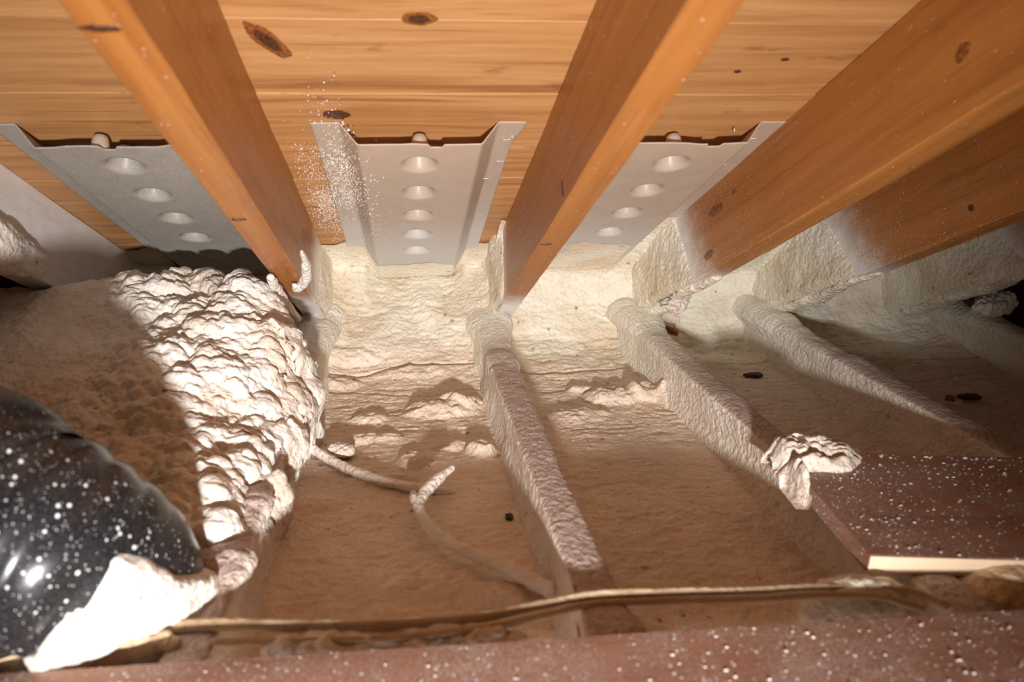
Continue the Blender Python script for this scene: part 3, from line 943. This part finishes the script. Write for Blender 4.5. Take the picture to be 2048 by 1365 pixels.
# ------------------------------------------------------------------ planks on the joists
def plank(name, p0, p1, w, th, label, specks, seed, smear=0.0):
    """p0,p1: ends of the far long edge, w inches toward the camera"""
    p0, p1 = np.array(p0, float), np.array(p1, float)
    ax = (p1 - p0) / np.linalg.norm(p1 - p0)
    ay = np.array([-ax[1], ax[0], 0])
    ln = np.linalg.norm(p1 - p0)
    c = (p0 + p1) / 2 - ay * w / 2 - np.array([0, 0, th / 2])
    o = frame_obj(name, timber(name, ln, w, th, seg=50, cham=0.05, wob=0.02, seed=seed), M_PLANK, c, ax, ay, np.array([0, 0, 1.0]), None, label=label, category='plank', group='planks across the joists')
    # dried flecks of foam standing on the plank
    r = np.random.RandomState(seed)
    V, Fq = ICO[1]
    n = specks
    cx = (r.rand(n) - 0.5) * (ln - 0.3)
    cy = (r.rand(n) - 0.5) * (w - 0.2)
    dens = vn(np.stack([cx * 0.18, cy * 0.25, cx * 0 + seed], -1), seed) * 0.5 + 0.5
    keep = r.rand(n) < 0.25 + 0.75 * dens
    cx, cy = cx[keep], cy[keep]
    edge_w = np.exp(-(w / 2 - cy) / 1.6) * smear
    s = (0.016 + 0.050 * r.rand(len(cx)) ** 3) * (1 + 1.3 * edge_w * r.rand(len(cx)))
    A = V[None] * np.stack([s * (1 + r.rand(len(cx))), s, s * 0.55], -1)[:, None] + np.stack([cx, cy, cx * 0 + th / 2 + 0.01], -1)[:, None]
    FF = (Fq[None] + (np.arange(len(cx)) * len(V))[:, None, None]).reshape(-1, 3)
    link('foam_fleck', raw_mesh('foam_fleck', A.reshape(-1, 3) * IN, FF), M_FOAMW, o, kind='stuff')
    return o, ax, ay, ln, c
PT = JT + 1.0
bl, br = at(1560, 905, PT), at(2048, 915, PT)
br = bl + (br - bl) / np.linalg.norm(br - bl) * 44
pb, ax, ay, ln, cc = plank('speckled_board', bl, br, 10.4, 0.95, 'short reddish-brown board with a pale cut front edge and white foam clump on its corner', 3400, 61, smear=1.0)
# the pale sawn front edge
fm = timber('cut_edge', ln - 0.02, 0.05, 0.9, seg=10, cham=0.01, wob=0.0, seed=3)
e = link('cut_edge', fm, M_CUT, pb, label='pale freshly cut front edge')
e.location = (0, (-10.4 / 2 - 0.03) * IN, 0)
fp0, fp1 = at(-260, 1362, PT), at(2400, 1196, PT)
fp0 = fp0 + (fp0 - fp1) * 0.2
fp1 = fp1 + (fp1 - fp0) * 0.1
plank('front_plank', fp0, fp1, 11.0, 1.0, 'long reddish-brown plank across the foreground, peppered with white foam flecks', 3000, 62)
# foam clump on the board's corner, running over its end
def clump():
    st = 0.07
    us = np.arange(-0.75, 5.2, st)           # along the back edge, from the corner
    vs = np.arange(-1.0, 4.6, st)           # toward the front
    U, V = np.meshgrid(us, vs, indexing='ij')
    Q = np.stack([U, V, U * 0], -1)
    m = 1.0 - np.maximum(((U - 1.1) / 3.0) ** 2 + ((V - 0.75) / 1.5) ** 2 - 0.55, 0) * 1.3
    m2 = 1.0 - ((U + 0.15 - 0.03 * V) / (0.62 - 0.09 * V)) ** 2 - ((V - 1.7) / 2.3) ** 4
    m = np.maximum(m, m2) + 0.45 * fbm(Q * 0.8, 3, 4)
    f = np.sqrt(np.clip(m / 0.8, 0, 1))
    over = sst(-0.05, -0.75, U)             # past the end of the board it sags down
    lift = np.where(m > 0, 1.0, 0.0)
    z = -0.12 + f * (0.34 + 0.55 * domes(Q * np.array([0.7, 1.2, 1]), 1.15, 6, 0.7) + 0.26 * domes(Q * np.array([0.6, 1.3, 1]), 0.5, 7, 0.7) + 0.35 * np.exp(-((U - 1.0) / 1.6) ** 2 - ((V - 0.3) / 0.8) ** 2)) - 1.1 * over
    z = np.where((m <= 0) & (U < 0), -1.2, z)
    P = bl + U[..., None] * ax - V[..., None] * ay + z[..., None] * np.array([0, 0, 1.0])
    link('foam_clump', grid_mesh('foam_clump', P, flip=True), M_FOAMW, label='white folded foam clump spilling over the back corner of the short reddish-brown board', category='spray foam')
clump()
# foam heaps under the board
c = at(1720, 1222, FL + 2.6)
blob('foam_heap', c, (2.6, 1.2, 1.4), 'pale foam heap under the pale cut edge, beside the cables', 19, cell=1.0, amp=0.2, mat=M_FOAM)
c = at(2010, 1205, FL + 2.6)
blob('foam_heap', c, (2.4, 1.6, 1.6), 'tan rounded foam heap at the far right between board and front plank', 20, cell=1.4, amp=0.2, mat=M_FOAMT)
c = at(800, 1290, JT - 0.3)
blob('foam_heap', c, (5.2, 0.55, 0.5), 'white lumpy foam strip between the cables and the front plank', 21, cell=0.8, amp=0.3)

c = at(60, 1322, JT + 0.3)
blob('foam_heap', c, (5.5, 0.5, 0.7), 'yellowish crusty foam strip under the black duct in the lower left corner', 23, cell=0.9, amp=0.25, mat=M_FOAMT, rot=0.12)

# ------------------------------------------------------------------ the black duct
def duct():
    pts = [np.array([-62, 8, -14.5]), np.array([-40, 14, -14.6]), at_depth(-300, 1000, 26), at_depth(0, 1066, 27), at_depth(140, 1106, 28), at_depth(230, 1142, 29.5), at_depth(276, 1205, 30.5), at_depth(268, 1300, 30.6)]
    C = resample(pts, 0.12)
    s = np.linspace(0, 1, len(C))
    lenn = s * len(C) * 0.12
    L = lenn[-1]
    P, D, a = tube_pts(C, np.interp(s, [0, 0.75, 0.86, 0.93, 1], [5.0, 4.9, 4.3, 3.4, 2.6]), 110)
    ang = np.broadcast_to(a[:, None], P.shape[:2])
    ll = np.broadcast_to(lenn[None], P.shape[:2])
    bend = np.exp(-((ll - L * 0.86) / 3.6) ** 2)
    folds = np.abs(np.sin(ll * 2.6 + 1.6 * np.sin(ang + 1) + 0.8 * fbm(P * 0.3, 2, 70))) * 0.22 * bend
    wr = 0.03 * np.sin(ll * 2.2) + 0.05 * fbm(P * 0.3, 2, 71)
    P = P + D * (folds + wr)[..., None]
    o = link('flexible_duct', close_tube(W(P)), M_DUCT, label='black flexible duct at the lower left, white foam crusted on its near side', category='duct')
    # foam crust on the side toward the lamp
    side = np.array([0.30, -0.55, -0.80])
    face = (D @ side) / np.linalg.norm(side)
    Q = P * 0.3
    m = sst(0.22, 0.42, face + 0.20 * fbm(Q, 3, 73) - 1.4 * sst(-12.6, -13.7, P[..., 0] - 0.9 * (P[..., 2] + 17.5) + 0.7 * fbm(Q * 2, 2, 77)) + 0.35 * sst(0.92, 0.98, ll / L))
    h = -0.25 + m * (0.65 + 0.30 * fbm(P * 0.5, 2, 74) + 0.16 * domes(P, 1.1, 75) + 0.10 * domes(P, 0.5, 76))
    P2 = P + D * h[..., None]
    link('foam_crust', close_tube(W(P2)), M_FOAMW, o)
    return o
duct()

# ------------------------------------------------------------------ chips and nails
def chip(px, py, z, rx, ry, rz, label, seed, mat=None, rot=0.0, tilt=0.0):
    c = at(px, py, z)
    r = random.Random(seed * 17)
    n = 13
    rr = [0.68 + 0.42 * r.random() for _ in range(n)]
    V, Fq = [], []
    for zz, q in ((-1, 0.92), (0.2, 1.0), (1, 0.86)):
        for a in range(n):
            t = 2 * math.pi * a / n
            V.append((math.copysign(abs(math.cos(t)) ** 0.7, math.cos(t)) * rx * rr[a] * q, math.copysign(abs(math.sin(t)) ** 0.7, math.sin(t)) * ry * rr[a] * q, rz * zz * (0.7 + 0.5 * r.random())))
    V += [(0, 0, -rz), (0, 0, rz * 1.1)]
    for k in (0, 1):
        for a in range(n):
            i, j = k * n + a, k * n + (a + 1) % n
            Fq += [(i, j, j + n), (i, j + n, i + n)]
    for a in range(n):
        Fq += [((a + 1) % n, a, 3 * n), (2 * n + a, 2 * n + (a + 1) % n, 3 * n + 1)]
    P = np.array(V)
    ct, s_ = math.cos(tilt), math.sin(tilt)
    P = P @ np.array([[ct, 0, s_], [0, 1, 0], [-s_, 0, ct]])
    c_, s_ = math.cos(rot), math.sin(rot)
    P = P @ np.array([[c_, s_, 0], [-s_, c_, 0], [0, 0, 1]])
    o = link('wood_chip', raw_mesh('wood_chip', P * IN, Fq, smooth=False), mat or M_CHIP, label=label, category='debris', group='bits of debris on the foam')
    o.location = W(c)
    return o
chip(862, 737, FL + 0.6, 0.75, 0.45, 0.16, 'dark bark chip at the foot of the cream foam slope in the middle bay', 1)
chip(1508, 751, FL + 0.3, 0.95, 0.55, 0.14, 'flat brown wood chip on the shaded foam bed', 2, rot=-0.3, tilt=0.1)
chip(1940, 794, FL + 0.4, 1.1, 0.5, 0.18, 'long dark chip on the foam in the far right bay', 3)
chip(1018, 1034, FL + 0.2, 0.28, 0.34, 0.12, 'small round dark bit on the middle bay floor beside the joist', 4)
chip(1343, 662, JT - 1.3, 0.3, 0.9, 0.35, 'reddish wood sliver against the joist under the broad brown rafter', 5, mat=M_CHIPR, rot=0.5)
chip(1575, 615, JT + 0.6, 0.7, 0.5, 0.3, 'reddish wood sliver beside the foot of the rough-sawn rafter', 6, mat=M_CHIPR)
chip(1900, 797, FL + 0.7, 0.45, 0.3, 0.25, 'small reddish wood bit next to the long dark chip', 7, mat=M_CHIPR)
def nail(px, py):
    x, l = on_roof(px, py)
    C = np.array([roofpt(x, l, -0.1), roofpt(x, l, 0.15), roofpt(x + 0.02, l, 0.55)])
    P, _, _ = tube_pts(C, [0.05, 0.05, 0.03], 8)
    link('nail', close_tube(W(P)), M_STEEL, label='short nail tip poking through the roof boards above the half hidden baffle', category='nail')
nail(1467, 249)

# ------------------------------------------------------------------ white spatter on the middle baffle's left flange and the boards beside it
def spatter(name, cx, cl, sx, sl, n, d, seed, parent, shear=0.0, size=(0.02, 0.07), xlim=None):
    r = np.random.RandomState(seed)
    l = cl + sl * r.randn(n)
    x = cx + sx * r.randn(n) + shear * (l - cl)
    if xlim:
        k = (x > xlim[0]) & (x < xlim[1])
        x, l = x[k], l[k]
    s = size[0] + (size[1] - size[0]) * r.rand(len(x)) ** 3
    V, Fq = ICO[1]
    base = FOOT + x[:, None] * XH + l[:, None] * ES - (d if np.isscalar(d) else d(x, l)[:, None]) * NU
    A = base[:, None] + V[None] * s[:, None, None]
    FF = (Fq[None] + (np.arange(len(x)) * len(V))[:, None, None]).reshape(-1, 3)
    me = raw_mesh(name, W(A).reshape(-1, 3), FF)
    me.transform(parent.matrix_world.inverted())
    link(name, me, M_FOAMW, parent, kind='stuff')
bpy.context.view_layer.update()
xf = XB1 - 6.9
bd = next(o for l0, l1, o in boards if l0 <= 48 <= l1)
def bdepth(x, l):
    side = np.clip((np.abs(x - XB1) - 3.95) / 1.15, 0, 1)
    return 0.15 + 1.50 * (1 - side)
spatter('foam_spatter', xf + 1.2, 50, 1.0, 5.5, 3600, bdepth, 91, b1, xlim=(xf + 0.05, xf + 6), size=(0.014, 0.06))
spatter('foam_spatter', xf - 0.5, 54, 0.9, 5.0, 3600, 0.03, 92, ceil, xlim=(-8.3, xf), size=(0.014, 0.055))
